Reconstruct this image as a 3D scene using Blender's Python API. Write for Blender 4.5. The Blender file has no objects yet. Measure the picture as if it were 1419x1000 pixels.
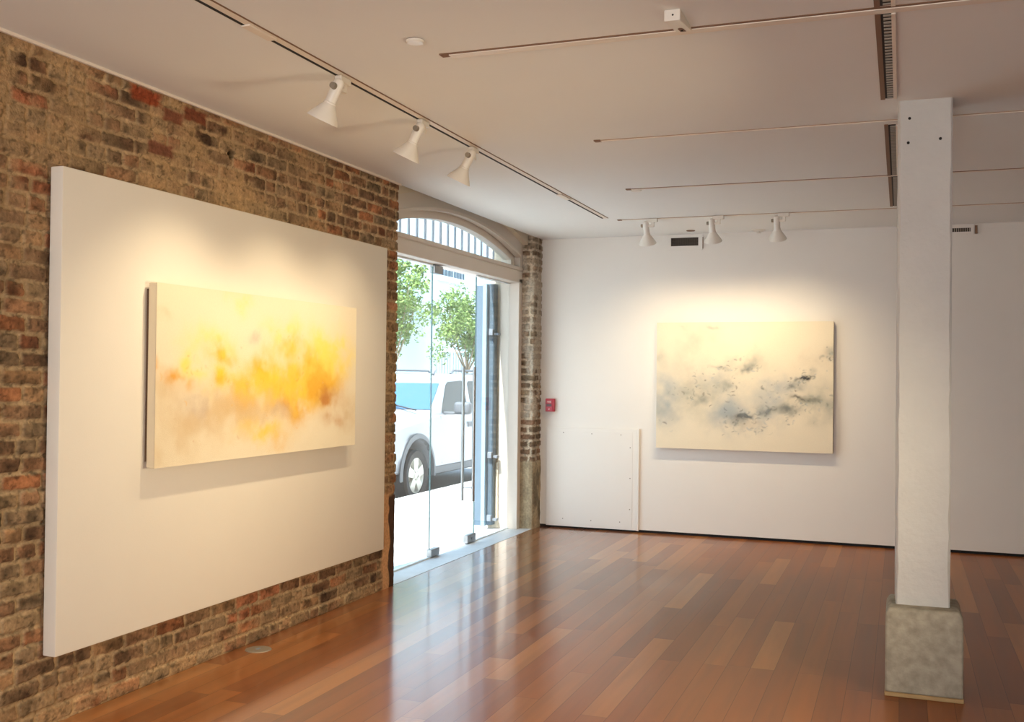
import bpy, bmesh, math, random
import numpy as np
from mathutils import Vector, Matrix

random.seed(4)
C = bpy.context.scene.collection
PI = math.pi
XL, YB, ZC, ZCAM = -3.59, 10.48, 3.04, 1.6

# ------------------------------------------------------------------ colour
def lin(c):
    return c / 12.92 if c <= .04045 else ((c + .055) / 1.055) ** 2.4
def rgb(r, g, b, a=1.):
    return (lin(r / 255), lin(g / 255), lin(b / 255), a)
def rgb3(r, g, b):
    return np.array(rgb(r, g, b)[:3])

# ------------------------------------------------------------------ noise in numpy
def _hash(ix, iy, s):
    h = (ix.astype(np.int64) * 374761393 + iy.astype(np.int64) * 668265263 + s * 974634777) & 0x7fffffff
    h = ((h ^ (h >> 13)) * 1274126177) & 0x7fffffff
    h = ((h ^ (h >> 16)) * 2246822519) & 0x7fffffff
    return ((h ^ (h >> 15)) & 0xffffff) / float(0xffffff)
def vnoise(x, y, s=0):
    x0 = np.floor(x); y0 = np.floor(y)
    fx = x - x0; fy = y - y0
    fx = fx * fx * (3 - 2 * fx); fy = fy * fy * (3 - 2 * fy)
    a = _hash(x0, y0, s); b = _hash(x0 + 1, y0, s); c = _hash(x0, y0 + 1, s); d = _hash(x0 + 1, y0 + 1, s)
    return (a * (1 - fx) + b * fx) * (1 - fy) + (c * (1 - fx) + d * fx) * fy
def fbm(x, y, s=0, o=4):
    t = 0; a = .5; n = 0
    for i in range(o):
        t = t + a * vnoise(x * 2 ** i + 17.3 * i, y * 2 ** i - 9.1 * i, s + i); n += a; a *= .5
    return t / n
def sstep(a, b, x):
    t = np.clip((x - a) / (b - a), 0, 1)
    return t * t * (3 - 2 * t)

# ------------------------------------------------------------------ materials
def mat(name, col=(.5, .5, .5, 1), rough=.5, metal=0., nscale=0, namt=.0, bump=0., bscale=0, spec=.5, coat=0, emit=None, estr=0, attr=None, attr_noise=0., sub=0):
    m = bpy.data.materials.new(name); m.use_nodes = True
    nt = m.node_tree; N = nt.nodes; L = nt.links
    b = N['Principled BSDF']
    b.inputs['Base Color'].default_value = col
    b.inputs['Roughness'].default_value = rough
    b.inputs['Metallic'].default_value = metal
    b.inputs['Specular IOR Level'].default_value = spec
    b.inputs['Coat Weight'].default_value = coat
    if emit:
        b.inputs['Emission Color'].default_value = emit; b.inputs['Emission Strength'].default_value = estr
    tc = N.new('ShaderNodeTexCoord')
    src = None
    if attr:
        a = N.new('ShaderNodeAttribute'); a.attribute_name = attr; src = a.outputs['Color']
    if nscale:
        n = N.new('ShaderNodeTexNoise'); n.inputs['Scale'].default_value = nscale; n.inputs['Detail'].default_value = 6
        L.new(tc.outputs['Object'], n.inputs['Vector'])
        mr = N.new('ShaderNodeMapRange'); mr.inputs[1].default_value = .25; mr.inputs[2].default_value = .75
        mr.inputs[3].default_value = 1 - namt; mr.inputs[4].default_value = 1 + namt
        L.new(n.outputs['Fac'], mr.inputs[0])
        mx = N.new('ShaderNodeVectorMath'); mx.operation = 'SCALE'
        if src: L.new(src, mx.inputs[0])
        else: mx.inputs[0].default_value = col[:3]
        L.new(mr.outputs[0], mx.inputs['Scale'])
        src = mx.outputs[0]
    if src: L.new(src, b.inputs['Base Color'])
    if bump:
        n2 = N.new('ShaderNodeTexNoise'); n2.inputs['Scale'].default_value = bscale or 60; n2.inputs['Detail'].default_value = 5
        L.new(tc.outputs['Object'], n2.inputs['Vector'])
        bp = N.new('ShaderNodeBump'); bp.inputs['Strength'].default_value = bump; bp.inputs['Distance'].default_value = .01
        L.new(n2.outputs['Fac'], bp.inputs['Height']); L.new(bp.outputs[0], b.inputs['Normal'])
    return m

def glass_mat(name, tint=(.95, .985, .98, 1), refl=1.0):
    m = bpy.data.materials.new(name); m.use_nodes = True
    nt = m.node_tree; N = nt.nodes; L = nt.links
    N.remove(N['Principled BSDF'])
    out = N['Material Output']
    t = N.new('ShaderNodeBsdfTransparent'); t.inputs[0].default_value = tint
    g = N.new('ShaderNodeBsdfGlossy'); g.inputs['Roughness'].default_value = .0
    f = N.new('ShaderNodeLayerWeight'); f.inputs[0].default_value = .5
    pw = N.new('ShaderNodeMath'); pw.operation = 'POWER'; pw.inputs[1].default_value = 5
    L.new(f.outputs['Facing'], pw.inputs[0])
    mu = N.new('ShaderNodeMath'); mu.operation = 'MULTIPLY_ADD'; mu.inputs[1].default_value = .9 * refl; mu.inputs[2].default_value = .04 * refl
    L.new(pw.outputs[0], mu.inputs[0])
    mx = N.new('ShaderNodeMixShader')
    L.new(mu.outputs[0], mx.inputs[0]); L.new(t.outputs[0], mx.inputs[1]); L.new(g.outputs[0], mx.inputs[2])
    L.new(mx.outputs[0], out.inputs[0])
    return m

def wood_floor():
    m = bpy.data.materials.new('cherry_planks'); m.use_nodes = True
    nt = m.node_tree; N = nt.nodes; L = nt.links
    b = N['Principled BSDF']
    tc = N.new('ShaderNodeTexCoord'); sp = N.new('ShaderNodeSeparateXYZ'); L.new(tc.outputs['Object'], sp.inputs[0])
    def M(op, a, bb=None, c=None):
        n = N.new('ShaderNodeMath'); n.operation = op
        for i, v in enumerate((a, bb, c)):
            if v is None: continue
            if isinstance(v, (int, float)): n.inputs[i].default_value = v
            else: L.new(v, n.inputs[i])
        return n.outputs[0]
    W = .128
    xs = M('DIVIDE', sp.outputs[0], W)
    xi = M('FLOOR', xs); xf = M('SUBTRACT', xs, xi)
    wn = N.new('ShaderNodeTexWhiteNoise'); wn.noise_dimensions = '1D'; L.new(xi, wn.inputs['W'])
    r1 = wn.outputs['Value']
    wn2 = N.new('ShaderNodeTexWhiteNoise'); wn2.noise_dimensions = '1D'; L.new(M('ADD', xi, 57.3), wn2.inputs['W'])
    ln = M('ADD', M('MULTIPLY', wn2.outputs['Value'], 1.5), 1.1)
    ys = M('DIVIDE', M('ADD', sp.outputs[1], M('MULTIPLY', r1, 7.)), ln)
    yi = M('FLOOR', ys); yf = M('SUBTRACT', ys, yi)
    cmb = N.new('ShaderNodeCombineXYZ'); L.new(xi, cmb.inputs[0]); L.new(yi, cmb.inputs[1])
    wn3 = N.new('ShaderNodeTexWhiteNoise'); wn3.noise_dimensions = '2D'; L.new(cmb.outputs[0], wn3.inputs['Vector'])
    pid = wn3.outputs['Value']
    ramp = N.new('ShaderNodeValToRGB'); L.new(pid, ramp.inputs[0])
    e = ramp.color_ramp.elements
    e[0].position = 0; e[0].color = rgb(122, 70, 40)
    e[1].position = 1; e[1].color = rgb(166, 110, 62)
    for p, c in ((.2, rgb(130, 76, 41)), (.45, rgb(141, 83, 44)), (.68, rgb(149, 90, 47)), (.86, rgb(154, 97, 53))):
        x = e.new(p); x.color = c
    # grain, stretched along the board
    gv = N.new('ShaderNodeCombineXYZ')
    L.new(M('ADD', M('MULTIPLY', sp.outputs[0], 16.), M('MULTIPLY', pid, 90.)), gv.inputs[0])
    L.new(M('MULTIPLY', sp.outputs[1], 1.0), gv.inputs[1]); L.new(M('MULTIPLY', pid, 50.), gv.inputs[2])
    gn = N.new('ShaderNodeTexNoise'); gn.inputs['Scale'].default_value = 1.; gn.inputs['Detail'].default_value = 5; gn.inputs['Distortion'].default_value = .1
    L.new(gv.outputs[0], gn.inputs['Vector'])
    gm = N.new('ShaderNodeMapRange'); gm.inputs[1].default_value = .3; gm.inputs[2].default_value = .7; gm.inputs[3].default_value = .84; gm.inputs[4].default_value = 1.14
    L.new(gn.outputs['Fac'], gm.inputs[0])
    # seams
    ex = M('MULTIPLY', M('MINIMUM', xf, M('SUBTRACT', 1., xf)), W)
    ey = M('MULTIPLY', M('MINIMUM', yf, M('SUBTRACT', 1., yf)), ln)
    ed = M('MINIMUM', ex, ey)
    sm = N.new('ShaderNodeMapRange'); sm.inputs[1].default_value = .0004; sm.inputs[2].default_value = .0022; sm.inputs[3].default_value = .45; sm.inputs[4].default_value = 1
    L.new(ed, sm.inputs[0])
    sc = N.new('ShaderNodeVectorMath'); sc.operation = 'SCALE'
    L.new(ramp.outputs[0], sc.inputs[0]); L.new(M('MULTIPLY', gm.outputs[0], sm.outputs[0]), sc.inputs['Scale'])
    L.new(sc.outputs[0], b.inputs['Base Color'])
    rr = N.new('ShaderNodeMapRange'); rr.inputs[3].default_value = .3; rr.inputs[4].default_value = .38
    L.new(gn.outputs['Fac'], rr.inputs[0]); L.new(rr.outputs[0], b.inputs['Roughness'])
    b.inputs['Specular IOR Level'].default_value = .15
    b.inputs['Coat Roughness'].default_value = .13; b.inputs['Coat IOR'].default_value = 1.8
    # coat weight shaped to boost the doorway reflection and drop haze toward the column
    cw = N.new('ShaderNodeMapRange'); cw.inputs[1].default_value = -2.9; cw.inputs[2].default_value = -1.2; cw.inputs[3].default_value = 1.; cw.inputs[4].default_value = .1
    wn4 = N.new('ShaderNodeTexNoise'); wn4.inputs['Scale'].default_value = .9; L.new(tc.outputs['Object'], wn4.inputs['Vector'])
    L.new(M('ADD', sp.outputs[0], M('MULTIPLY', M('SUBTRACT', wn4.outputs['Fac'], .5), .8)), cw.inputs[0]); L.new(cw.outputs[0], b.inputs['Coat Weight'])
    # slight cupping of every board + waviness
    cup = M('MULTIPLY', M('POWER', M('ABSOLUTE', M('SUBTRACT', xf, .5)), 2.), -.6)
    wv = N.new('ShaderNodeTexNoise'); wv.inputs['Scale'].default_value = 1.6; L.new(tc.outputs['Object'], wv.inputs['Vector'])
    hh = M('ADD', M('ADD', M('MULTIPLY', sm.outputs[0], .6), M('MULTIPLY', gn.outputs['Fac'], .02)), M('ADD', cup, M('MULTIPLY', M('ADD', pid, wv.outputs['Fac']), .08)))
    bp = N.new('ShaderNodeBump'); bp.inputs['Strength'].default_value = .22; bp.inputs['Distance'].default_value = .002
    L.new(hh, bp.inputs['Height']); L.new(bp.outputs[0], b.inputs['Normal'])
    return m

M_ = {}
M_['plaster'] = mat('white_wall_paint', rgb(228, 222, 214), .75, nscale=3, namt=.012, bump=.04, bscale=120)
M_['ceiling'] = mat('ceiling_paint', rgb(232, 231, 227), .85, nscale=2, namt=.01)
M_['board'] = mat('display_panel_paint', rgb(226, 218, 204), .8, bump=.06, bscale=160, nscale=4, namt=.01)
M_['brick'] = mat('old_brick', rough=.9, attr='Col', nscale=55, namt=.28, bump=.55, bscale=95, spec=.2)
M_['stone'] = mat('threshold_stone', rgb(196, 200, 203), .5, nscale=9, namt=.05, bump=.1, bscale=40)
M_['frame'] = mat('door_frame_paint', rgb(218, 207, 194), .5, nscale=3, namt=.02)
M_['spandrel'] = mat('spandrel_paint', rgb(208, 200, 190), .7, nscale=2, namt=.02)
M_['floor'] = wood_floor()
M_['black'] = mat('black_gap', (.012, .01, .009, 1), .8)
M_['grille'] = mat('vent_metal', rgb(150, 138, 124), .5)
M_['brown'] = mat('slot_lining', rgb(128, 96, 72), .7)
M_['white_metal'] = mat('white_enamel', rgb(226, 219, 208), .35)
M_['slot_pale'] = mat('pale_slot_lining', rgb(168, 142, 118), .7)
M_['lip'] = mat('white_track_lip', rgb(232, 220, 205), .5)
M_['steel'] = mat('brushed_steel', rgb(150, 150, 150), .3, 1., nscale=40, namt=.05)
M_['grey_metal'] = mat('grey_cover', rgb(146, 136, 122), .5, .4)
M_['column'] = mat('column_paint', rgb(196, 194, 189), .6, nscale=7, namt=.035, bump=.35, bscale=32)
M_['concrete'] = mat('rough_concrete', rgb(156, 149, 133), .9, nscale=22, namt=.25, bump=.5, bscale=40)
M_['wood_strip'] = mat('pale_wood_strip', rgb(168, 138, 92), .6, nscale=12, namt=.1)
M_['hole'] = mat('dark_hole', (.01, .008, .006, 1), .9)
M_['art'] = mat('painted_canvas', rough=.7, attr='Col', nscale=90, namt=.02, bump=.15, bscale=220)
M_['canvas_side'] = mat('raw_canvas_edge', rgb(214, 198, 168), .8)
M_['dark_wood'] = mat('dark_stretcher', rgb(92, 66, 44), .7)
M_['red'] = mat('red_enamel', rgb(176, 38, 54), .35)
M_['dark_red'] = mat('dark_red_window', rgb(70, 6, 14), .3)
M_['white_print'] = mat('white_print', rgb(240, 225, 222), .5)
M_['glass'] = glass_mat('clear_glass', (.965, .99, .985, 1))
M_['glass_edge'] = mat('glass_edge_green', rgb(84, 120, 122), .15)
M_['gate_lit'] = mat('sky_lit_slate_paint', rgb(140, 168, 186), .5)  # slate paint lightened for the face lit by the sky
M_['gate'] = mat('slate_blue_paint', rgb(88, 108, 124), .5, nscale=6, namt=.06)
M_['cream'] = mat('cream_painted_brick', rgb(212, 200, 180), .8, nscale=8, namt=.06, bump=.3, bscale=30)
M_['iron'] = mat('grey_iron', rgb(128, 136, 146), .6)
M_['asphalt'] = mat('asphalt', rgb(120, 122, 126), .95, nscale=20, namt=.15)
M_['sidewalk'] = mat('pale_concrete', rgb(205, 203, 200), .9, nscale=5, namt=.06)
M_['facade'] = mat('pale_blue_stucco', rgb(190, 208, 216), .9, nscale=1.2, namt=.04)
M_['shutter'] = mat('window_blind', rgb(176, 190, 190), .6)
M_['facade_trim'] = mat('facade_trim', rgb(222, 230, 234), .8)
M_['facade_glass'] = mat('facade_window_glass', rgb(120, 140, 150), .1)
M_['leaf'] = mat('leaf_green', rgb(118, 142, 78), .6, nscale=1.5, namt=.3, spec=.3)
M_['bark'] = mat('pale_bark', rgb(140, 122, 98), .9, nscale=10, namt=.2)
M_['car_white'] = mat('white_car_paint', rgb(146, 150, 157), .25, coat=.4)
M_['car_grey'] = mat('grey_plastic_cladding', rgb(92, 96, 102), .6)
M_['car_glass'] = mat('tinted_car_glass', rgb(30, 38, 38), .12, spec=.25)
M_['windshield'] = mat('windshield_glass', rgb(58, 96, 130), .1, spec=.3)
M_['tyre'] = mat('tyre_rubber', (.02, .02, .022, 1), .8)
M_['alloy'] = mat('alloy_rim', rgb(200, 198, 190), .35, .5)
M_['lamp'] = mat('lit_lamp', (1, .9, .7, 1), .4, emit=(1, .78, .5, 1), estr=6)

# ------------------------------------------------------------------ mesh builder
class MB:
    def __init__(s): s.bm = bmesh.new()
    def box(s, x0, x1, y0, y1, z0, z1, bev=0, seg=1, mtx=None):
        r = bmesh.ops.create_cube(s.bm, size=1)
        vs = r['verts']
        for v in vs:
            v.co = Vector(((x0 + x1) / 2 + v.co.x * (x1 - x0), (y0 + y1) / 2 + v.co.y * (y1 - y0), (z0 + z1) / 2 + v.co.z * (z1 - z0)))
        if bev:
            es = list({e for v in vs for e in v.link_edges})
            rr = bmesh.ops.bevel(s.bm, geom=es, offset=bev, segments=seg, affect='EDGES', profile=.5)
            vs = list({v for f in rr['faces'] for v in f.verts} | {v for v in vs if v.is_valid})
        if mtx: bmesh.ops.transform(s.bm, matrix=mtx, verts=vs)
        return s
    def lathe(s, prof, p=(0, 0, 0), axis=(0, 0, 1), seg=28, close=False):
        """prof: (radius, height along the axis) pairs"""
        q = Vector((0, 0, 1)).rotation_difference(Vector(axis).normalized()); P = Vector(p)
        rings = []
        for r, h in prof:
            if r < 1e-6:
                rings.append([s.bm.verts.new(P + q @ Vector((0, 0, h)))])
            else:
                rings.append([s.bm.verts.new(P + q @ Vector((r * math.cos(2 * PI * k / seg), r * math.sin(2 * PI * k / seg), h))) for k in range(seg)])
        for a, b in zip(rings, rings[1:] + ([rings[0]] if close else [])):
            for k in range(seg):
                k2 = (k + 1) % seg
                if len(a) == 1 and len(b) == 1: continue
                if len(a) == 1: s.bm.faces.new((a[0], b[k2], b[k]))
                elif len(b) == 1: s.bm.faces.new((a[k], a[k2], b[0]))
                else: s.bm.faces.new((a[k], a[k2], b[k2], b[k]))
        return s
    def cyl(s, p0, p1, r0, r1=None, seg=20):
        r1 = r0 if r1 is None else r1
        d = Vector(p1) - Vector(p0); l = d.length
        return s.lathe([(0, 0), (r0, 0), (r1, l), (0, l)], p0, d, seg)
    def tube(s, pts, r, seg=10):
        for a, b in zip(pts, pts[1:]): s.cyl(a, b, r, r, seg)
        return s
    def prism(s, poly, f0, f1):
        """poly: 2D points; f0/f1 map a 2D point to the two 3D ends"""
        a = [s.bm.verts.new(f0(*p)) for p in poly]; b = [s.bm.verts.new(f1(*p)) for p in poly]
        n = len(poly)
        s.bm.faces.new(a); s.bm.faces.new(b[::-1])
        for i in range(n): s.bm.faces.new((a[i], b[i], b[(i + 1) % n], a[(i + 1) % n]))
        return s
    def face(s, pts):
        s.bm.faces.new([s.bm.verts.new(p) for p in pts]); return s
    def strip(s, A, B):
        a = [s.bm.verts.new(p) for p in A]; b = [s.bm.verts.new(p) for p in B]
        for i in range(len(a) - 1): s.bm.faces.new((a[i], a[i + 1], b[i + 1], b[i]))
        return s
    def ring(s, A, B, x0, x1, closed=False):
        """solid band between two (y, z) polylines, between the planes X=x0 and X=x1"""
        F = lambda p, x: Vector((x, p[0], p[1]))
        va = [s.bm.verts.new(F(p, x0)) for p in A]; vb = [s.bm.verts.new(F(p, x0)) for p in B]
        wa = [s.bm.verts.new(F(p, x1)) for p in A]; wb = [s.bm.verts.new(F(p, x1)) for p in B]
        n = len(A); R = range(n if closed else n - 1)
        for i in R:
            j = (i + 1) % n
            s.bm.faces.new((va[i], va[j], vb[j], vb[i])); s.bm.faces.new((wa[i], wb[i], wb[j], wa[j]))
            s.bm.faces.new((va[i], wa[i], wa[j], va[j])); s.bm.faces.new((vb[i], vb[j], wb[j], wb[i]))
        if not closed:
            s.bm.faces.new((va[0], vb[0], wb[0], wa[0])); s.bm.faces.new((va[-1], wa[-1], wb[-1], vb[-1]))
        return s
    def build(s, name, m, parent=None, smooth=True, angle=35, bevel=0):
        bmesh.ops.recalc_face_normals(s.bm, faces=s.bm.faces)
        me = bpy.data.meshes.new(name)
        if parent is not None and parent.get('_off'):
            off = Vector(parent['_off'])
            for v in s.bm.verts: v.co -= off
        s.bm.to_mesh(me); s.bm.free()
        me.materials.append(m)
        if smooth:
            me.polygons.foreach_set('use_smooth', [True] * len(me.polygons)); me.set_sharp_from_angle(angle=math.radians(angle))
        o = bpy.data.objects.new(name, me); C.objects.link(o)
        if parent is not None: o.parent = parent
        if bevel:
            md = o.modifiers.new('bevel', 'BEVEL'); md.width = bevel; md.segments = 2; md.limit_method = 'ANGLE'; md.angle_limit = math.radians(40)
        return o

def tag(o, label=None, cat=None, group=None, kind=None):
    for k, v in (('label', label), ('category', cat), ('group', group), ('kind', kind)):
        if v: o[k] = v
    return o
def empty(name, loc, label=None, cat=None, group=None, kind=None, world=True):
    """an Empty at a thing's base; with world=True its parts are modelled in room coordinates"""
    o = bpy.data.objects.new(name, None); C.objects.link(o); o.location = loc; o.empty_display_size = .05
    if world: o['_off'] = tuple(loc)
    return tag(o, label, cat, group, kind)
def struct(name, mb, m, **k):
    return tag(mb.build(name, m, **k), kind='structure')
def copy_tree(o, parent=None):
    c = o.copy(); C.objects.link(c)
    if parent is not None: c.parent = parent
    for ch in list(o.children): copy_tree(ch, c)
    return c
def grid_obj(name, V, col, m, nu, nv, parent=None, extra=None):
    """V: (nu*nv,3) array in u-major order"""
    me = bpy.data.meshes.new(name)
    iu, iv = np.meshgrid(np.arange(nu - 1), np.arange(nv - 1), indexing='ij')
    a = (iu * nv + iv).ravel(); F = np.stack([a, a + nv, a + nv + 1, a + 1], 1)
    if parent is not None and parent.get('_off'): V = V - np.array(tuple(parent['_off']))
    if extra is not None:
        ev, ef, ec = extra
        F2 = np.array(ef) + len(V); V = np.concatenate([V, np.array(ev, float)]); col = np.concatenate([col, np.array(ec, float)]); F = np.concatenate([F, F2])
    me.vertices.add(len(V)); me.vertices.foreach_set('co', V.astype(np.float32).ravel())
    n = len(F); me.loops.add(n * 4); me.loops.foreach_set('vertex_index', F.astype(np.int32).ravel())
    me.polygons.add(n); me.polygons.foreach_set('loop_start', np.arange(0, n * 4, 4, dtype=np.int32))
    me.update(calc_edges=True)
    at = me.color_attributes.new('Col', 'FLOAT_COLOR', 'POINT')
    at.data.foreach_set('color', np.concatenate([col, np.ones((len(col), 1))], 1).astype(np.float32).ravel())
    me.polygons.foreach_set('use_smooth', [True] * n)
    me.materials.append(m); me.validate()
    o = bpy.data.objects.new(name, me); C.objects.link(o)
    if parent is not None: o.parent = parent
    return o

# ------------------------------------------------------------------ brick field
PAL = np.array([rgb3(144, 110, 84), rgb3(152, 114, 86), rgb3(134, 104, 80), rgb3(158, 124, 92), rgb3(138, 116, 92), rgb3(124, 94, 72), rgb3(160, 108, 76), rgb3(150, 126, 98)])
MORT = rgb3(198, 172, 138)
def brick_field(y, z, seed, jamb=False):
    """height (m, 0 mortar .. .013 brick face) and colour for wall coordinates y (along), z (up)"""
    CH = .0765
    zz = z + .03 * (fbm(y * 1.3, z * .6, seed + 1, 2) - .5) + .007 * (fbm(y * 9, z * 9, seed + 2, 2) - .5)
    yy = y + .012 * (fbm(y * 8, z * 8, seed + 3, 2) - .5)
    ci = np.floor(zz / CH); cf = (zz - ci * CH)
    head = (np.mod(ci, 6) == 4)
    L = np.where(head, .121, .228)
    off = _hash(ci, ci * 0 + 3, seed) * .04 + np.where(np.mod(ci, 2) == 0, 0, .114)
    bi = np.floor((yy + off) / L); bf = (yy + off) - bi * L
    r1 = _hash(bi, ci, seed + 5); r2 = _hash(bi, ci, seed + 6); r3 = _hash(bi, ci, seed + 7); r4 = _hash(bi, ci, seed + 8)
    # some stretchers are snapped in two
    snap = (r4 > .8) & (~head)
    half = np.where(bf > L * .5, 1, 0)
    bfs = np.where(snap, np.mod(bf, L * .5), bf); Ls = np.where(snap, L * .5, L)
    r1 = np.where(snap & (half == 1), _hash(bi + 999, ci, seed + 5), r1)
    dx = np.minimum(bfs, Ls - bfs); dz = np.minimum(cf, CH - cf)
    rough = fbm(y * 30, z * 30, seed + 9, 3) - .5
    d = np.minimum(dx, dz) + .015 * rough - .002 * (r2 - .5)
    if jamb: d = d - .004
    d = np.where((dx < .014) & (dz < .014), d - .003, d)
    mask = sstep(.0055, .0125, d)
    smear = sstep(.46, .66, fbm(y * .9 + 3, z * 1.1, seed + 11, 4))
    if jamb:
        smear = smear * .5
    else:
        up = np.exp(-((y - 4.75) / .95) ** 2 - ((z - 2.72) / .33) ** 2)
        smear = np.clip(smear * .6 + 1.0 * up * sstep(.3, .6, fbm(y * 3.2, z * 3.2, seed + 12, 4)) + .5 * np.exp(-((y - 3.5) / .5) ** 2 - ((z - 2.75) / .3) ** 2) * sstep(.3, .6, fbm(y * 4, z * 4, seed + 13, 3)), 0, 1)
        low = sstep(.34, .1, z) * sstep(.35, .6, fbm(y * 2.5, z * 4, seed + 14, 3))
        smear = np.clip(smear + .55 * low, 0, 1)
    idx = np.floor(r1 * 7.999).astype(int)
    col = PAL[idx] * (.75 + .45 * r3)[..., None]
    red = r2 > .95
    col = np.where(red[..., None], rgb3(160, 104, 76) * (.7 + .5 * r3)[..., None], col)
    dk = (r2 < .1)
    col = np.where(dk[..., None], rgb3(112, 86, 66)[None], col)
    blot = fbm(y * 16, z * 22, seed + 15, 4)
    col = col * (.5 + 1.0 * sstep(.2, .8, blot))[..., None]
    mc = MORT * (.6 + .75 * fbm(y * 14, z * 14, seed + 16, 5))[..., None]
    mc = mc * (1 - .6 * smear[..., None]) + .6 * smear[..., None] * rgb3(184, 148, 104) * (.5 + 1.05 * fbm(y * 26, z * 34, seed + 23, 5))[..., None] if not jamb else mc
    mm = (mask * (1 - .86 * smear * sstep(.32, .52, fbm(y * 7, z * 9, seed + 25, 4) + .12 * smear)))[..., None]
    out = mc * (1 - mm) + col * mm
    if jamb:
        gcol = rgb3(128, 112, 92) * (.5 + .9 * blot)[..., None]
        col2 = col * .35 + gcol * .65
        out = (mc * .45 + rgb3(212, 202, 184) * .55) * (1 - mm) + col2 * mm
    pit = sstep(.62, .72, fbm(y * 46, z * 60, seed + 22, 3)); out = out * (1 - .45 * pit)[..., None]
    soot = .55 + .6 * fbm(y * .8 + 9, z * .9, seed + 17, 3)
    soot = np.clip(soot, .72, 1.08)
    out = out * soot[..., None]
    if not jamb: out = out * np.array([.95, .92, .86])
    h = .012 * mask * (1 - .55 * smear) * (.75 + .4 * r4) + .004 * rough + .003 * (fbm(y * 5, z * 5, seed + 18, 3) - .5) + .006 * smear
    return h, out

YD0, YD1 = 7.12, 10.26            # the doorway between the brick jambs
# left wall: height field facing the room, with a ragged jamb edge
ys = np.concatenate([np.arange(-5, 2.6, .03), np.arange(2.6, YD0 + .0001, .0066)]); ys[-1] = YD0
zs = np.arange(0, 3.0405, .0066); zs = np.append(zs[:-1], ZC)
Y, Z = np.meshgrid(ys, zs, indexing='ij')
h, col = brick_field(Y, Z, 11)
# special patches seen in the wall: three red bricks, a dark hole, a dark broken edge low at the jamb
for (py, pz, ry, rz, c) in ((4.27, 2.985, .11, .034, rgb3(146, 72, 44)), (4.66, 2.975, .09, .032, rgb3(122, 70, 48)), (4.48, 2.93, .07, .03, rgb3(128, 80, 58)), (4.38, 2.74, .1, .03, rgb3(122, 78, 58))):
    k = sstep(1.25, .8, np.maximum(abs(Y - py) / ry, abs(Z - pz) / rz) + .5 * (fbm(Y * 22, Z * 22, 5, 3) - .5))[..., None]
    col = col * (1 - k) + c * k * (.75 + .5 * fbm(Y * 40, Z * 40, 8, 3))[..., None]
k = sstep(.030, .022, np.hypot(Y - 4.99, (Z - 2.838)) + .012 * (fbm(Y * 40, Z * 40, 6, 2) - .5)); col = col * (1 - .93 * k)[..., None]; h = h - .05 * k
edge = 6.99 + .06 * (fbm(Z * 0, Z * 6, 21, 3) - .5) * 2
k = sstep(-.012, .012, Y - edge) * sstep(.70, .66, Z + .2 * (6.99 - Y))
kp = sstep(-.14, -.08, Y - edge) * (1 - k) * sstep(.74, .68, Z)
col = col * (1 - kp[..., None]) + rgb3(186, 140, 98) * kp[..., None] * (.85 + .3 * fbm(Y * 9, Z * 9, 3, 3))[..., None]
h = h * (1 - kp) + .011 * kp
col = col * (1 - k[..., None]) + rgb3(74, 50, 36) * (.6 + .7 * fbm(Y * 14, Z * 6, 31, 4))[..., None] * k[..., None]
h = h * (1 - k) + (.004 + .006 * fbm(Y * 14, Z * 6, 33, 3)) * k
ci = np.floor(Z / .0765)
rag = np.where(Z > .68, (_hash(ci, ci * 0 + 7, 3) - .65) * .035, .0) + .016 * (fbm(Z * 20, Z * 20, 41, 3) - .5) - .014 * sstep(.01, .0, np.minimum(np.mod(Z, .0765), .0765 - np.mod(Z, .0765))) * (Z > .68)
Yr = Y + rag * sstep(YD0 - .07, YD0, Y)
rnd = .012 * sstep(YD0 - .03, YD0, Y)
V = np.stack([XL + np.clip(h, -.05, .0135) - rnd, Yr, Z], -1).reshape(-1, 3)
# the return of the jamb, and the masonry above the arch
def arc_out(y): return 3.177 - .09 * (y - 8.69) ** 2
wall_left = tag(grid_obj('wall_left', V, col.reshape(-1, 3), M_['brick'], len(ys), len(zs)), kind='structure')

# far pier beside the doorway: reveal facing the camera, then a narrow face into the room
s1 = .33; s2 = YB - YD1
ss = np.arange(0, s1 + s2, .006); zs2 = np.arange(0, 3.13, .0066)
S, Z2 = np.meshgrid(ss, zs2, indexing='ij')
h, col = brick_field(S * 1.0 + .03, Z2, 77, True)
base = sstep(.73, .70, Z2 + .06 * (fbm(S * 8, Z2 * 3, 4, 3) - .5))
conc = rgb3(168, 152, 124) * (.7 + .55 * fbm(S * 18, Z2 * 18, 51, 5))[..., None]
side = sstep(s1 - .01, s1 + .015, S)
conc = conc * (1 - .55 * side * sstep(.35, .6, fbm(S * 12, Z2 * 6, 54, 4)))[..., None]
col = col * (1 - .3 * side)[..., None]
wash = sstep(.5, .62, fbm(S * 6, Z2 * 4, 58, 4)) * (1 - base) * .6
col = col * (1 - wash[..., None]) + rgb3(196, 184, 166) * wash[..., None]
col = col * (1 - base[..., None]) + conc * base[..., None]
h = h * 1.1 * (1 - base) + base * (.012 + .014 * (fbm(S * 14, Z2 * 14, 61, 4) - .5) + .004)
t = np.clip(S / s1, 0, 1)
ang = sstep(s1 - .02, s1 + .02, S) * PI / 2     # normal turns from -Y to +X
Xp = XL - s1 + np.minimum(S, s1); Yp = YD1 + np.maximum(S - s1, 0)
V = np.stack([Xp + h * np.sin(ang) - .008 * np.exp(-((S - s1) / .02) ** 2), Yp - h * np.cos(ang) + .008 * np.exp(-((S - s1) / .02) ** 2), Z2], -1).reshape(-1, 3)
tag(grid_obj('wall_pier', V, col.reshape(-1, 3), M_['brick'], len(ss), len(zs2)), kind='structure')

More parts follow.
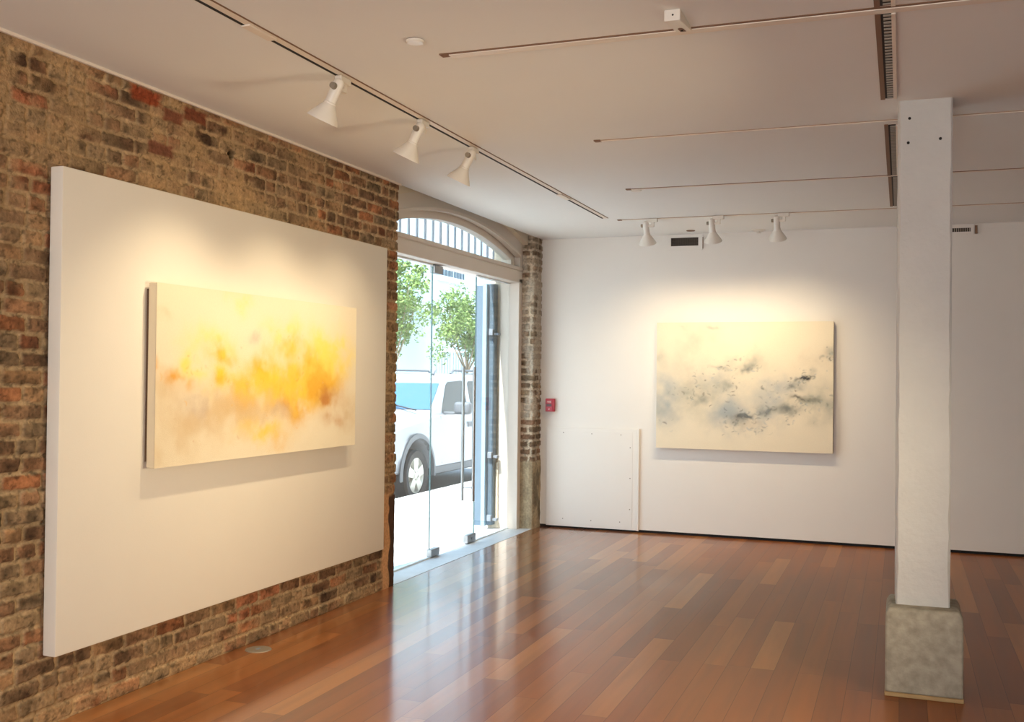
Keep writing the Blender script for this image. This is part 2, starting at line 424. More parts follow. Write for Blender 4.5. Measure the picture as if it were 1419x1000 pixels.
# masonry behind the brick skin and the street side of the building
mb = MB()
mb.box(-4.04, XL - .06, -5, YD0 - .02, -.27, 3.6)
mb.box(-4.04, -3.93, YD1 - .08, 10.6, -.27, 3.6)
mb.box(-4.04, XL - .03, 10.5, 16, -.27, 3.6)
arcN = [(YD0 - .02 + (YD1 - YD0 + .04) * i / 40) for i in range(41)]
mb.ring([(y, arc_out(y)) for y in arcN], [(y, 3.6) for y in arcN], -4.04, XL - .07)
struct('wall_street', mb, M_['cream'], smooth=False)
struct('trim_8', MB().box(XL - .2, XL, YD0 - .1, YB + .1, 3.2, 3.26), M_['spandrel'], smooth=False)
# cream painted plinth of the outer reveal
struct('trim_1', MB().box(-4.04, -3.925, YD1 - .13, YD1 - .07, -.08, .69, bev=.008), M_['cream'])

# ------------------------------------------------------------------ room shell
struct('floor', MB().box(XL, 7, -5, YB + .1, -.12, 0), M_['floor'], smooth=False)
struct('ceiling', MB().box(XL + .001, 7, -5, YB + .1, ZC, ZC + .2), M_['ceiling'], smooth=False)
struct('wall_back', MB().box(XL - .06, 7, YB, YB + .1, .028, ZC), M_['plaster'], smooth=False)
struct('base_gap_shade', MB().box(XL - .05, 7, YB + .03, YB + .09, 0, .03), M_['black'], smooth=False)  # black strip painted for the shade in the gap under the wall
struct('wall_right', MB().box(7, 7.1, -5, YB + .1, 0, ZC + .2), M_['plaster'], smooth=False)
struct('wall_rear', MB().box(-4.04, 7.1, -5.1, -5, 0, ZC + .2), M_['plaster'], smooth=False)
struct('trim_2', MB().box(XL + .012, XL + .026, -5, YD0 - .01, ZC - .014, ZC), M_['lip'], smooth=False)
struct('trim_3', MB().box(-4.03, XL, YD0, YD1, -.1, .002), M_['stone'], smooth=False)

# ------------------------------------------------------------------ arched door frame
FX0, FX1 = -3.93, -3.72
def arc_f(y): return 3.05 - .0905 * (y - 8.69) ** 2
def arc_g(y): return 2.962 - .089 * (y - 8.69) ** 2
mb = MB()
mb.box(FX0, FX1, YD1 - .1, YD1 + .02, 0, 2.60, bev=.004); mb.box(FX0, FX1, YD0 - .02, YD0 + .1, 0, 2.60, bev=.004)
struct('trim_4', mb, M_['frame'], smooth=False)
mb = MB()
mb.box(FX0, FX1, YD0 - .02, YD1 + .02, 2.556, 2.674, bev=.004)
mb.box(FX0, FX1 - .006, YD0 - .02, YD1 + .02, 2.672, 2.682)
mb.box(FX0, FX1 + .006, YD0 - .02, YD1 + .02, 2.681, 2.72, bev=.005)
struct('trim_5', mb, M_['frame'], smooth=False)
# spandrel between the frame arch and the masonry arch
n = 60
yy = [8.69 - 1.485 + 2.97 * i / n for i in range(n + 1)]
mb = MB()
A = [(yy[0], 2.72)] + [(y, arc_f(y)) for y in yy] + [(yy[-1], 2.72)]
yo = [YD0 - .02 + (YD1 - YD0 + .04) * i / n for i in range(n + 1)]
B = [(yo[0], 2.72)] + [(y, arc_out(y) + .03) for y in yo] + [(yo[-1], 2.72)]
mb.ring(A, B, FX0, FX1)
struct('trim_6', mb, M_['spandrel'], angle=30)
# arched moulding and sash ring
mb = MB()
off = [(y, arc_f(y)) for y in yy]
mb.ring([(y, arc_f(y) - .028) for y in yy], off, FX1 - .05, FX1 + .012)
yg = [8.69 - 1.39 + 2.78 * i / n for i in range(n + 1)]
A = [(yg[0], 2.737)] + [(y, arc_g(y)) for y in yg] + [(yg[-1], 2.737)]
B = [(yy[0], 2.71)] + [(y, arc_f(y) + .005) for y in yy] + [(yy[-1], 2.71)]
mb.ring(A, B, -3.87, -3.785)
mb.box(-3.87, -3.785, yy[0], yy[-1], 2.715, 2.738)
struct('trim_7', mb, M_['frame'], angle=30)
w3 = empty('window_1', (-3.83, 8.69, 2.73), kind='structure')
poly = [(yg[0] - .01, 2.73)] + [(y, arc_g(y) + .01) for y in yg] + [(yg[-1] + .01, 2.73)]
MB().prism(poly, lambda y, z: (-3.826, y, z), lambda y, z: (-3.834, y, z)).build('glass_pane', M_['glass'], w3, smooth=False)

# glass screen: two fixed sidelights, a pivoting leaf
def pane(name, y0, y1):
    w = empty(name, (-3.83, y0, 0), kind='structure')
    MB().box(-3.835, -3.825, y0, y1, .012, 2.556).build('glass_pane', M_['glass'], w, smooth=False)
    mb = MB()
    mb.box(-3.845, -3.815, y0, y1, .002, .014); mb.box(-3.84, -3.82, y0, y1, 2.543, 2.556)
    mb.build('glazing_channel', M_['facade_trim'], w, smooth=False)
    return w
pane('window_2', YD0 + .1, 8.245)
pane('window_3', 9.268, YD1 - .1)
d = empty('door_1', (-3.83, 8.26, 0), kind='structure')
MB().box(-3.836, -3.824, 8.255, 9.255, .03, 2.535).build('glass_leaf', M_['glass'], d, smooth=False)
mb = MB(); mb.box(-3.8365, -3.8235, 8.251, 8.2555, .03, 2.535); mb.box(-3.8365, -3.8235, 9.2545, 9.259, .03, 2.535)
mb.build('glass_edge', M_['glass_edge'], d, smooth=False)
for (y0, y1, z0, z1) in ((8.255, 8.425, 2.478, 2.548), (8.25, 8.42, .01, .075), (9.06, 9.255, .01, .085)):
    p = MB().box(-3.855, -3.805, y0, y1, z0, z1, bev=.003).build('patch_fitting', M_['steel'], d)
    if y0 > 9: MB().cyl((-3.806, 9.16, .045), (-3.797, 9.16, .045), .013).build('lock_cylinder', M_['steel'], p).location = -Vector(p.location)
MB().cyl((-3.83, 8.29, 2.54), (-3.83, 8.29, 2.56), .012).build('pivot_pin', M_['iron'], d)
for o in d.children:
    for c in o.children: c.location = -Vector((-3.83, 8.26, 0))
for X in (-3.775, -3.885):
    hb = MB().cyl((X, 9.10, .405), (X, 9.10, 1.67), .015, seg=16).build('pull_handle', M_['steel'], d)
    mb = MB()
    for z in (.53, 1.60): mb.cyl((X, 9.10, z), (-3.83, 9.10, z), .008)
    q = mb.build('standoff', M_['steel'], hb); q.location = -Vector((-3.83, 8.26, 0))

# ------------------------------------------------------------------ exterior
struct('sidewalk', MB().box(-6.2, -4.03, -5, 60, -.4, -.08), M_['sidewalk'], smooth=False)
struct('trim_9', MB().box(-4.15, -4.045, YD0 - .5, YD1 + .5, -.1, -.074), M_['iron'], smooth=False)
struct('kerb', MB().box(-6.35, -6.2, -5, 60, -.4, -.075, bev=.02), M_['sidewalk'])
struct('street', MB().box(-30, -6.34, -5, 80, -.5, -.27), M_['asphalt'], smooth=False)
struct('sidewalk_far', MB().box(-13, -10.4, -5, 80, -.5, -.13), M_['sidewalk'], smooth=False)

g = empty('window_guard', (-3.99, 8.69, 2.6), 'grey iron bars standing outside the arched window above the door', 'window bars')
for k in range(19):
    y = 10.269 - .1665 * k
    MB().box(-4.0, -3.982, y - .007, y + .007, 2.6, min(arc_out(y) + .02, 3.17)).build('bar', M_['iron'], g, smooth=False)
MB().box(-3.998, -3.984, YD0, YD1 + .05, 2.60, 2.63).build('rail', M_['iron'], g, smooth=False)

# folded steel gate standing against the outer reveal
g = empty('folded_gate', (-4.05, 10.06, -.07), 'slate blue folded steel gate standing open outside the glass door', 'gate')
MB().prism([(-4.165, 10.17), (-4.165, 10.07), (-4.155, 10.06), (-4.05, 10.06), (-4.04, 10.07), (-4.04, 10.17)], lambda x, y: (x, y, .03), lambda x, y: (x, y, 2.525)).build('rear_leaf', M_['gate'], g, smooth=False)
MB().prism([(-4.06, 10.07), (-4.06, 10.0), (-4.055, 9.985), (-4.015, 9.985), (-4.01, 10.0), (-4.01, 10.07)], lambda x, y: (x, y, .045), lambda x, y: (x, y, 2.535)).build('folding_post', M_['gate_lit'], g, smooth=False)
MB().prism([(-4.008, 10.15), (-4.008, 10.045), (-3.965, 10.055), (-3.955, 10.07), (-3.955, 10.15)], lambda x, y: (x, y, .045), lambda x, y: (x, y, 2.54)).build('front_leaf', M_['gate'], g, smooth=False)
for z in (.1, .75, 2.02):
    mb = MB(); mb.box(-4.0, -3.955, 10.015, 10.06, z - .015, z + .05, bev=.004); mb.box(-3.96, -3.91, 10.06, 10.13, z - .012, z + .012)
    mb.build('hinge_strap', M_['iron'], g)

# building across the street
bl = empty('building', (-13, 28, -.13), 'pale blue stucco building across the street behind the trees', 'building')
wins = []
for k in range(-2, 4):
    y0 = 28.45 + 4.6 * k
    wins += [(y0, y0 + 1.9, .75, 2.27, 0), (y0 + .05, y0 + 1.85, 4.55, 5.45, 1)]
MB().box(-16, -13, 5, 62, -.13, 10).build('wall', M_['facade'], bl, smooth=False)
for (y0, y1, z0, z1, up) in wins:
    w = empty('window', (0, 0, 0), world=False); w.parent = bl; w['_off'] = (-13, 28, -.13)
    mb = MB(); t = .07
    mb.box(-13.02, -12.95, y0 - t, y1 + t, z1, z1 + t); mb.box(-13.02, -12.95, y0 - t, y0, z0, z1); mb.box(-13.02, -12.95, y1, y1 + t, z0, z1)
    mb.box(-13.02, -12.95, (y0 + y1) / 2 - .06, (y0 + y1) / 2 + .06, z0, z1)
    mb.box(-13.02, -12.86, y0 - .16, y1 + .16, z0 - .15, z0)
    mb.build('frame', M_['facade_trim'], w, smooth=False)
    MB().box(-12.995, -12.985, y0, y1, z0, z1).build('pane', M_['facade_glass'] if up else M_['shutter'], w, smooth=False)
    mb = MB(); nb = 8 if up else 9
    for i in range(nb):
        y = y0 + (y1 - y0) * (i + .5) / nb; mb.box(-12.93 if up else -12.975, -12.90 if up else -12.96, y - .02, y + .02, z0, z1)
    mb.build('bars', M_['gate'] if up else M_['facade_trim'], w, smooth=False)
MB().box(-13.05, -12.8, 5, 62, 3.45, 3.6).build('string_course', M_['facade_trim'], bl, smooth=False)

# street trees
def tree(loc, h0, cz, rx, rz, seed, label, lean=0):
    rnd = random.Random(seed)
    t = empty('street_tree', loc, label, 'tree', 'street trees', world=False)
    mb = MB(); tips = []
    fork = Vector((lean * .5, .05, h0))
    mb.cyl((0, 0, 0), fork, .07, .045, 10)
    for i in range(7):
        a = 2 * PI * i / 7 + rnd.random() * .6; rr = rx * (.35 + .35 * rnd.random())
        mid = fork + Vector((math.cos(a) * rr * .5, math.sin(a) * rr * .5, (cz - h0) * .5))
        tip = Vector((math.cos(a) * rr, math.sin(a) * rr, cz + rz * (rnd.random() * .8 - .1)))
        mb.cyl(fork, mid, .026, .018, 7); mb.cyl(mid, tip, .018, .008, 7); tips.append(tip)
    mb.build('trunk', M_['bark'], t)
    mb = MB(); bm = mb.bm
    clumps = []
    for i in range(46):
        while True:
            p = Vector((rnd.uniform(-1, 1), rnd.uniform(-1, 1), rnd.uniform(-1, 1)))
            if .25 < p.length < 1: break
        clumps.append((Vector((p.x * rx, p.y * rx, cz + p.z * rz)), rnd.uniform(.2, .36)))
    for c, r in clumps:
        for j in range(170):
            v = Vector((rnd.gauss(0, 1), rnd.gauss(0, 1), rnd.gauss(0, .8))); v = v.normalized() * r * rnd.random() ** .4
            p = c + v; s = rnd.uniform(.032, .06)
            q = Vector((rnd.gauss(0, 1), rnd.gauss(0, 1), rnd.gauss(0, 1) + .8)).normalized().to_track_quat('Z', 'Y').to_matrix()
            a = rnd.random() * 6.28; u = q @ Vector((math.cos(a), math.sin(a), 0)); w = q @ Vector((-math.sin(a), math.cos(a), 0))
            bm.faces.new([bm.verts.new(p - u * s), bm.verts.new(p + w * s * .55), bm.verts.new(p + u * s), bm.verts.new(p - w * s * .55)])
    mb.build('foliage', M_['leaf'], t, smooth=False)
    return t
tree((-11.3, 26.6, -.13), 1.75, 3.1, 1.15, 1.15, 5, 'slim street tree with its pale trunk rising behind the white vehicle roof', .05)
tree((-11.3, 22.05, -.13), 1.7, 3.35, 1.25, 1.1, 9, 'street tree half hidden by the ragged brick edge of the doorway')

# ------------------------------------------------------------------ white parked SUV (x forward, y to its left, z up)
car = empty('parked_suv', (-7.55, 13.78, -.27), 'white four-door vehicle with grey plastic cladding parked at the kerb', 'vehicle', world=False)
car.rotation_euler = (0, 0, -PI / 2)
def arc_pts(cx, cz, r, a0, a1, n=14):
    return [(cx + r * math.cos(math.radians(a0 + (a1 - a0) * i / n)), cz + r * math.sin(math.radians(a0 + (a1 - a0) * i / n))) for i in range(n + 1)]
WH, RB = 3.3, -4.6
prof = [(.93, .46), (.99, .62), (.99, .82), (.95, .98), (.80, 1.07), (.2, 1.15), (-.35, 1.2), (-.80, 1.25), (-3.0, 1.26), (RB + .1, 1.26), (RB, 1.15), (RB - .02, .5)]
prof += [(-WH - .56, .44)] + arc_pts(-WH, .40, .53, 175, 5)[0:] + [(-WH + .56, .44), (-.56, .44)] + arc_pts(0, .40, .53, 175, 5) + [(.56, .44)]
mb = MB()
def sidey(z): return .965 - .05 * max(0, z - .95) / .3 - .03 * max(0, .7 - z) / .3
mb.prism(prof, lambda x, z: (x, -sidey(z) + .12 * max(0, x - .55), z), lambda x, z: (x, sidey(z) - .12 * max(0, x - .55), z))
mb.build('body', M_['car_white'], car, angle=28, bevel=.045)
def cy(z): return .905 - .17 * (z - 1.2) / .67
cab = [(-.55, 1.18), (-.72, 1.30), (-1.28, 1.74), (-1.42, 1.82), (-1.75, 1.865), (-2.6, 1.885), (-3.9, 1.865), (-4.3, 1.80), (RB + .08, 1.2)]
MB().prism(cab, lambda x, z: (x, -cy(z), z), lambda x, z: (x, cy(z), z)).build('cabin', M_['car_white'], car, angle=28, bevel=.05)
# windscreen follows the front slope of the cabin
def ws(x, y, z): return (x, y, z)
ux, uz = -.56, .44; ln = math.hypot(ux, uz); nx, nz = uz / ln * .012, -ux / ln * .012
mb = MB()
q = [(-.74, 1.315, .80), (-1.25, 1.715, .72)]
A = [(q[0][0] + nx, y, q[0][1] + nz) for y in (-q[0][2], q[0][2])]; Bq = [(q[1][0] + nx, y, q[1][1] + nz) for y in (q[1][2], -q[1][2])]
mb.face(A + Bq)
wsn = mb.build('windscreen', M_['windshield'], car, smooth=False)
mb = MB()
for y0, y1 in ((.62, .08), (-.05, -.6)): mb.tube([(-.62, y0, 1.315), (-.78, y1, 1.40)], .012, 6)
mb.build('wiper', M_['tyre'], wsn)
MB().cyl((-1.6, .45, 1.86), (-1.72, .45, 1.95), .02, .008, 8).build('aerial', M_['car_grey'], car)
def side_panel(poly, d, f, m, name, sgn, par=car):
    P0 = lambda x, z: (x, sgn * (f(z) - .01), z); P1 = lambda x, z: (x, sgn * (f(z) + d), z)
    return MB().prism(poly, P0, P1).build(name, m, par, smooth=False)
for sg in (1, -1):
    side_panel([(-.98, 1.275), (-1.10, 1.42), (-1.36, 1.70), (-1.46, 1.745), (-2.0, 1.765), (-2.06, 1.74), (-2.02, 1.275)], .006, cy, M_['car_glass'], 'side_window', sg)
    side_panel([(-2.18, 1.275), (-2.24, 1.72), (-2.30, 1.755), (-3.1, 1.75), (-3.16, 1.72), (-3.12, 1.275)], .006, cy, M_['car_glass'], 'side_window', sg)
    side_panel([(-3.28, 1.30), (-3.30, 1.70), (-4.0, 1.67), (-4.2, 1.30)], .006, cy, M_['car_glass'], 'side_window', sg)
    for x0, x1 in ((-.88, -2.12), (-2.135, -3.02)):
        dr = side_panel([(x0, .50), (x0, 1.235), (x1, 1.24), (x1, .50)], .006, sidey, M_['car_white'], 'door_panel', sg)
        hx = x1 + .14
        side_panel([(hx - .08, 1.02), (hx + .09, 1.02), (hx + .10, 1.10), (hx - .09, 1.10)], .02, sidey, M_['car_grey'], 'door_handle', sg, dr)
    for wx in (0, -WH):
        mb = MB()
        a = arc_pts(wx, .40, .53, 186, -6); b = arc_pts(wx, .40, .60, 186, -6)
        ra = [(p[0], sg * (.92), p[1]) for p in a]; rb = [(p[0], sg * (.985), p[1]) for p in a]; rc = [(p[0], sg * .972, p[1]) for p in b]
        mb.strip(ra, rb); mb.strip(rb, rc); mb.build('wheel_arch', M_['car_grey'], car)
        w = MB(); cyw = sg * .83
        w.lathe([(.26, -.11), (.36, -.125), (.385, -.09), (.385, .09), (.36, .125), (.26, .11)], (wx, cyw, .385), (0, sg, 0), 36, close=True)
        wo = w.build('wheel', M_['tyre'], car)
        r = MB(); r.lathe([(.265, -.1), (.265, .10), (.25, .105), (.235, .07), (.10, .055), (.10, -.02)], (wx, cyw, .385), (0, sg, 0), 36)
        for k in range(5):
            aa = 2 * PI * k / 5 + .3
            c0 = Vector((wx, cyw + sg * .085, .385)); dv = Vector((math.cos(aa), 0, math.sin(aa))); pv = Vector((-math.sin(aa), 0, math.cos(aa))); nv = Vector((0, sg * .02, 0))
            pts = [dv * .04 + pv * .05, dv * .25 + pv * .075, dv * .25 - pv * .075, dv * .04 - pv * .05]
            va = [r.bm.verts.new(c0 + p + nv) for p in pts]; vb = [r.bm.verts.new(c0 + p - nv) for p in pts]
            r.bm.faces.new(va); r.bm.faces.new(vb[::-1])
            for i in range(4): r.bm.faces.new((va[i], vb[i], vb[(i + 1) % 4], va[(i + 1) % 4]))
        r.lathe([(.0, .112), (.06, .108), (.085, .09), (.085, .05)], (wx, cyw, .385), (0, sg, 0), 20)
        nb = r
        for k in range(6):
            aa = 2 * PI * k / 6; nb.cyl((wx + .062 * math.cos(aa), cyw + sg * .10, .385 + .062 * math.sin(aa)), (wx + .062 * math.cos(aa), cyw + sg * .115, .385 + .062 * math.sin(aa)), .012, seg=8)
        r.build('rim', M_['alloy'], wo)
    m = MB().box(-1.16, -1.02, sg * 1.20 - .14, sg * 1.20 + .14, 1.25, 1.44, bev=.05, seg=3).build('mirror', M_['car_grey'], car)
    MB().box(-1.13, -1.05, min(sg * .88, sg * 1.08), max(sg * .88, sg * 1.08), 1.245, 1.285, bev=.01).build('mirror_arm', M_['car_grey'], m)
    MB().tube([(-1.9, sg * .62, 1.87), (-2.0, sg * .62, 1.93), (-3.7, sg * .62, 1.925), (-3.8, sg * .62, 1.865)], .018, 8).build('roof_rail', M_['car_grey'], car)
    side_panel([(-.62, .36), (-2.68, .36), (-2.68, .46), (-.62, .46)], .01, sidey, M_['car_grey'], 'sill_cladding', sg)
    MB().box(.72, .98, sg * .70 - .16, sg * .70 + .16, .84, 1.0, bev=.03, seg=2).build('headlamp', M_['facade_glass'], car)
MB().box(.62, 1.04, -.9, .9, .56, .80, bev=.05, seg=2).build('front_bumper', M_['car_grey'], car)
MB().box(.5, 1.0, -.86, .86, .32, .57, bev=.05, seg=2).build('front_valance', M_['car_white'], car)
MB().box(RB - .08, RB + .2, -.92, .92, .45, .68, bev=.04, seg=2).build('rear_bumper', M_['car_grey'], car)
MB().box(.9, 1.0, -.5, .5, .82, 1.02, bev=.02).build('grille', M_['tyre'], car)
MB().box(-4.4, .8, -.72, .72, .3, .5).build('chassis', M_['tyre'], car, smooth=False)

# ------------------------------------------------------------------ display panel and the two paintings
t = empty('display_panel', (-3.54, 5.2, .325), 'large blank white display panel fixed to the brick wall', 'panel')
MB().box(-3.5755, -3.504, 3.64, 6.775, .325, 2.51, bev=.006, seg=2).build('board', M_['board'], t)

def splat(u, v, blobs, colors, base, seed, asp, detail, grow=1., gain=1., strokes=None, soft=False):
    wx = (fbm(u * 5 * asp, v * 5, seed, 4) - .5) * .16; wy = (fbm(u * 5 * asp, v * 5, seed + 40, 4) - .5) * .16
    wx2 = (fbm(u * 22 * asp, v * 22, seed + 60, 3) - .5) * .05; wy2 = (fbm(u * 22 * asp, v * 22, seed + 70, 3) - .5) * .05
    uu = u + (wx + wx2) / asp; vv = v + wy + wy2
    col = np.ones(u.shape + (3,)) * base
    tex = fbm(u * 9 * asp, v * 9, seed + 80, 5)
    col = col * (1 + .05 * (fbm(u * 3 * asp, v * 3, seed + 90, 4)[..., None] - .5))
    for i, (bu, bv, ru, rv, c, s) in enumerate(blobs):
        gr_ = grow; grow_k = {'bk': .95, 'dg': 1.05}.get(c, 1.55) if soft else gr_
        g = np.exp(-.5 * (((uu - bu) / (ru * grow_k)) ** 2 + ((vv - bv) / (rv * grow_k)) ** 2))
        tx = fbm(u * detail * asp + i * 3.1, v * detail + i * 1.7, seed + 100 + i, 4)
        a = np.clip(gain * s * g * (.35 + 1.3 * sstep(.3, .68, tx * .6 + tex * .4)), 0, 1)[..., None]
        col = col * (1 - a) + colors[c] * a
    if strokes:
        # small curled brush marks gathered around the smudges
        n, ck, amax = strokes; rn = random.Random(seed); U0, V0 = u[:, 0], v[0, :]
        pool = [b for b in blobs if b[5] >= .35 and b[1] < .8]
        for _ in range(n):
            b = rn.choice(pool); pu = b[0] + rn.gauss(0, b[2] * 1.25); pv = b[1] + rn.gauss(0, b[3] * 1.25)
            r = rn.uniform(.008, .032); w = rn.uniform(.0025, .0075); a0 = rn.uniform(-PI, PI); sp = rn.uniform(.4, 1.3)
            i0, i1 = np.searchsorted(U0, [pu - (r + .02) / asp, pu + (r + .02) / asp]); j0, j1 = np.searchsorted(V0, [pv - r - .02, pv + r + .02])
            if i1 - i0 < 2 or j1 - j0 < 2: continue
            du = (u[i0:i1, j0:j1] - pu) * asp; dv = v[i0:i1, j0:j1] - pv
            d = np.abs(np.hypot(du, dv * rn.uniform(1, 1.8)) - r); an = np.abs(np.mod(np.arctan2(dv, du) - a0 + PI, 2 * PI) - PI)
            wd = w * np.clip(1.15 - an / sp, 0.01, 1)
            a = (amax * rn.uniform(.25, 1) * np.exp(-.5 * (d / wd) ** 2) * sstep(sp, sp * .6, an))[..., None]
            col[i0:i1, j0:j1] = col[i0:i1, j0:j1] * (1 - a) + colors[rn.choice(ck)] * a
    return col
YEL = [(.355, .968, .026, .034, 'ye', .5), (.599, .708, .027, .032, 'am', .6), (.568, .757, .048, .058, 'ye', .5), (.087, .484, .031, .031, 'or', .6), (.118, .565, .018, .038, 'ye', .5), (.149, .516, .027, .019, 'ye', .4), (.006, .549, .01, .024, 'or', .5), (.258, .63, .03, .037, 'am', .6), (.273, .479, .05, .066, 'yo', .6), (.253, .453, .029, .026, 'am', .5), (.215, .673, .057, .052, 'ye', .35), (.355, .33, .037, .041, 'or', .7), (.398, .398, .054, .069, 'am', .6), (.486, .523, .051, .057, 'am', .8), (.464, .424, .068, .07, 'yo', .6), (.556, .453, .048, .058, 'am', .7), (.629, .349, .056, .066, 'or', .9), (.629, .467, .075, .089, 'yo', .9), (.706, .483, .078, .09, 'yo', .9), (.8, .607, .082, .093, 'ye', .8), (.772, .468, .068, .061, 'am', .9), (.813, .359, .045, .05, 'br', .6), (.68, .587, .051, .06, 'am', .5), (.841, .672, .07, .078, 'ye', .6), (.168, .325, .046, .051, 'mv', .35), (.521, .267, .07, .036, 'mv', .3), (.273, .281, .119, .066, 'ta', .4), (.398, .232, .13, .069, 'ta', .4), (.464, .158, .068, .035, 'yo', .5), (.556, .121, .036, .043, 'am', .3), (.104, .228, .053, .075, 'ta', .3), (.069, .082, .052, .049, 'ta', .25), (.855, .185, .035, .031, 'br', .4), (.928, .228, .059, .064, 'ta', .4), (.035, .404, .042, .049, 'ta', .3), (.027, .805, .017, .018, 'ta', .3), (.414, .729, .022, .021, 'mv', .35)]
YC = dict(ye=rgb3(240, 214, 100), yo=rgb3(240, 200, 62), am=rgb3(226, 170, 46), br=rgb3(190, 126, 56), mv=rgb3(178, 156, 146), ta=rgb3(206, 176, 130))
YC['or'] = rgb3(218, 154, 50)
GRY = [(.069, .358, .041, .076, 'bl', .5), (.05, .496, .054, .051, 'bl', .35), (.24, .408, .041, .031, 'dg', .55), (.303, .541, .054, .044, 'bl', .4), (.42, .525, .027, .037, 'dg', .45), (.213, .614, .045, .075, 'wm', .3), (.321, .441, .108, .05, 'gg', .35), (.492, .669, .054, .025, 'gg', .4), (.537, .663, .023, .018, 'dg', .5), (.583, .72, .027, .025, 'gg', .3), (.389, .64, .023, .012, 'dg', .5), (.429, .358, .036, .074, 'bl', .5), (.429, .271, .045, .05, 'bl', .55), (.518, .235, .025, .017, 'bk', 1.), (.637, .313, .02, .022, 'bk', .9), (.601, .302, .027, .037, 'dg', .5), (.583, .24, .054, .049, 'bl', .5), (.456, .198, .036, .031, 'dg', .4), (.664, .427, .045, .061, 'bl', .4), (.709, .477, .054, .049, 'bl', .35), (.781, .497, .023, .024, 'dg', .6), (.817, .553, .02, .012, 'bk', .8), (.858, .602, .018, .018, 'dg', .6), (.803, .382, .027, .015, 'bk', .8), (.876, .375, .032, .017, 'bk', .8), (.934, .362, .054, .036, 'gg', .55), (.961, .4, .036, .06, 'gg', .4), (.727, .294, .045, .031, 'dg', .5), (.754, .271, .014, .03, 'dg', .5), (.889, .676, .036, .024, 'wm', .3), (.952, .713, .045, .03, 'wm', .35), (.988, .75, .014, .024, 'gg', .4), (.312, .934, .032, .012, 'dg', .3), (.258, .84, .045, .038, 'gg', .25), (.159, .914, .018, .013, 'dg', .25), (.546, .165, .036, .018, 'wm', .4), (.023, .736, .023, .032, 'gg', .3), (.141, .285, .135, .038, 'gg', .2)]
GC = dict(bl=rgb3(158, 164, 166), dg=rgb3(112, 116, 112), gg=rgb3(166, 164, 148), wm=rgb3(188, 172, 150), bk=rgb3(46, 46, 46))
def art(name, label, fP, ay, az, root_loc, blobs, cols, base, seed, detail, strokes, soft=False):
    t = empty(name, root_loc, label, 'painting')
    nu, nv = int(ay / .005), int(az / .005)
    U, Vv = np.meshgrid(np.linspace(0, 1, nu), np.linspace(0, 1, nv), indexing='ij')
    col = splat(U, Vv, blobs, cols, base, seed, ay / az, detail, 1.2, 1.15, strokes, soft)
    P = fP(U, Vv).reshape(-1, 3)
    grid_obj('painted_surface', P, col.reshape(-1, 3), M_['art'], nu, nv, t)
    return t
y0, y1, z0, z1 = 4.192, 6.2, 1.12, 2.036
t = art('yellow_painting', 'wide cream abstract painting with a band of yellow and amber clouds', lambda u, v: np.stack([u * 0 - 3.4345, y0 + (y1 - y0) * u, z0 + (z1 - z0) * v], -1), y1 - y0, z1 - z0, (-3.47, 5.2, z0), YEL, YC, rgb3(228, 215, 188), 300, 9, (70, ['am', 'or', 'ta', 'br'], .4))
MB().box(-3.484, -3.436, y0, y1, z0, z1, bev=.003).build('canvas', M_['canvas_side'], t)
MB().box(-3.504, -3.484, y0 + .012, y1 - .05, z0 + .03, z1 - .03).build('hanging_frame', M_['dark_wood'], t, smooth=False)
x0, x1, z0b, z1b = -2.322, -.607, .879, 2.145
t = art('grey_painting', 'cream abstract painting with drifting grey and black smudges', lambda u, v: np.stack([x0 + (x1 - x0) * u, u * 0 + 10.4185, z0b + (z1b - z0b) * v], -1), x1 - x0, z1b - z0b, (-1.46, 10.45, z0b), GRY, GC, rgb3(226, 212, 186), 500, 9, (330, ['dg', 'bk', 'dg', 'gg', 'bl'], .6), True)
MB().box(x0, x1, 10.42, 10.462, z0b, z1b, bev=.003).build('canvas', M_['canvas_side'], t)
MB().box(x0 + .03, x1 - .004, 10.462, 10.479, z0b + .02, z1b - .03).build('hanging_frame', M_['dark_wood'], t, smooth=False)

# ------------------------------------------------------------------ column
t = empty('column', (.11, 5.8, 0), 'square white painted timber column standing on a concrete block', 'column')
rot = Matrix.Translation((.107, 5.87, 0)) @ Matrix.Rotation(math.radians(1.5), 4, 'Z') @ Matrix.Translation((-.107, -5.87, 0))
mb = MB(); bm = mb.bm
# post with slightly wandering edges
rnd = random.Random(8); rings = []
for i in range(33):
    z = .385 + (ZC - .384) * i / 32
    ring = []
    for (cx, cyy, sx, sy) in ((-.022, 5.745, 1, 1), (.237, 5.745, -1, 1), (.237, 6.0, -1, -1), (-.022, 6.0, 1, -1)):
        j = .0013
        c = .007 + rnd.random() * .006
        a = Vector((cx + rnd.uniform(-j, j), cyy + sy * c, z)); b = Vector((cx + sx * c, cyy + rnd.uniform(-j, j) * .5, z))
        ring += [a, b] if (sx * sy > 0) else [b, a]
    rings.append([bm.verts.new(rot @ p) for p in ring])
for a, b in zip(rings, rings[1:]):
    for k in range(8): bm.faces.new((a[k], a[(k + 1) % 8], b[(k + 1) % 8], b[k]))
bm.faces.new(rings[0]); bm.faces.new(rings[-1])
mb.build('post', M_['column'], t, angle=25)
mb = MB()
rings = []
for z, k in ((.018, 1), (.2, 1.0), (.40, .995), (.412, .985), (.442, .9)):
    cx, cyy, hx, hy = .115, 5.83, .183 * k, .2 * k
    rings.append([mb.bm.verts.new((cx + sx * hx, cyy + sy * hy, z)) for sx, sy in ((-1, -1), (1, -1), (1, 1), (-1, 1))])
for a, b in zip(rings, rings[1:]):
    for k in range(4): mb.bm.faces.new((a[k], a[(k + 1) % 4], b[(k + 1) % 4], b[k]))
mb.bm.faces.new(rings[0]); mb.bm.faces.new(rings[-1])
mb.build('block', M_['concrete'], t, angle=25, bevel=.01)
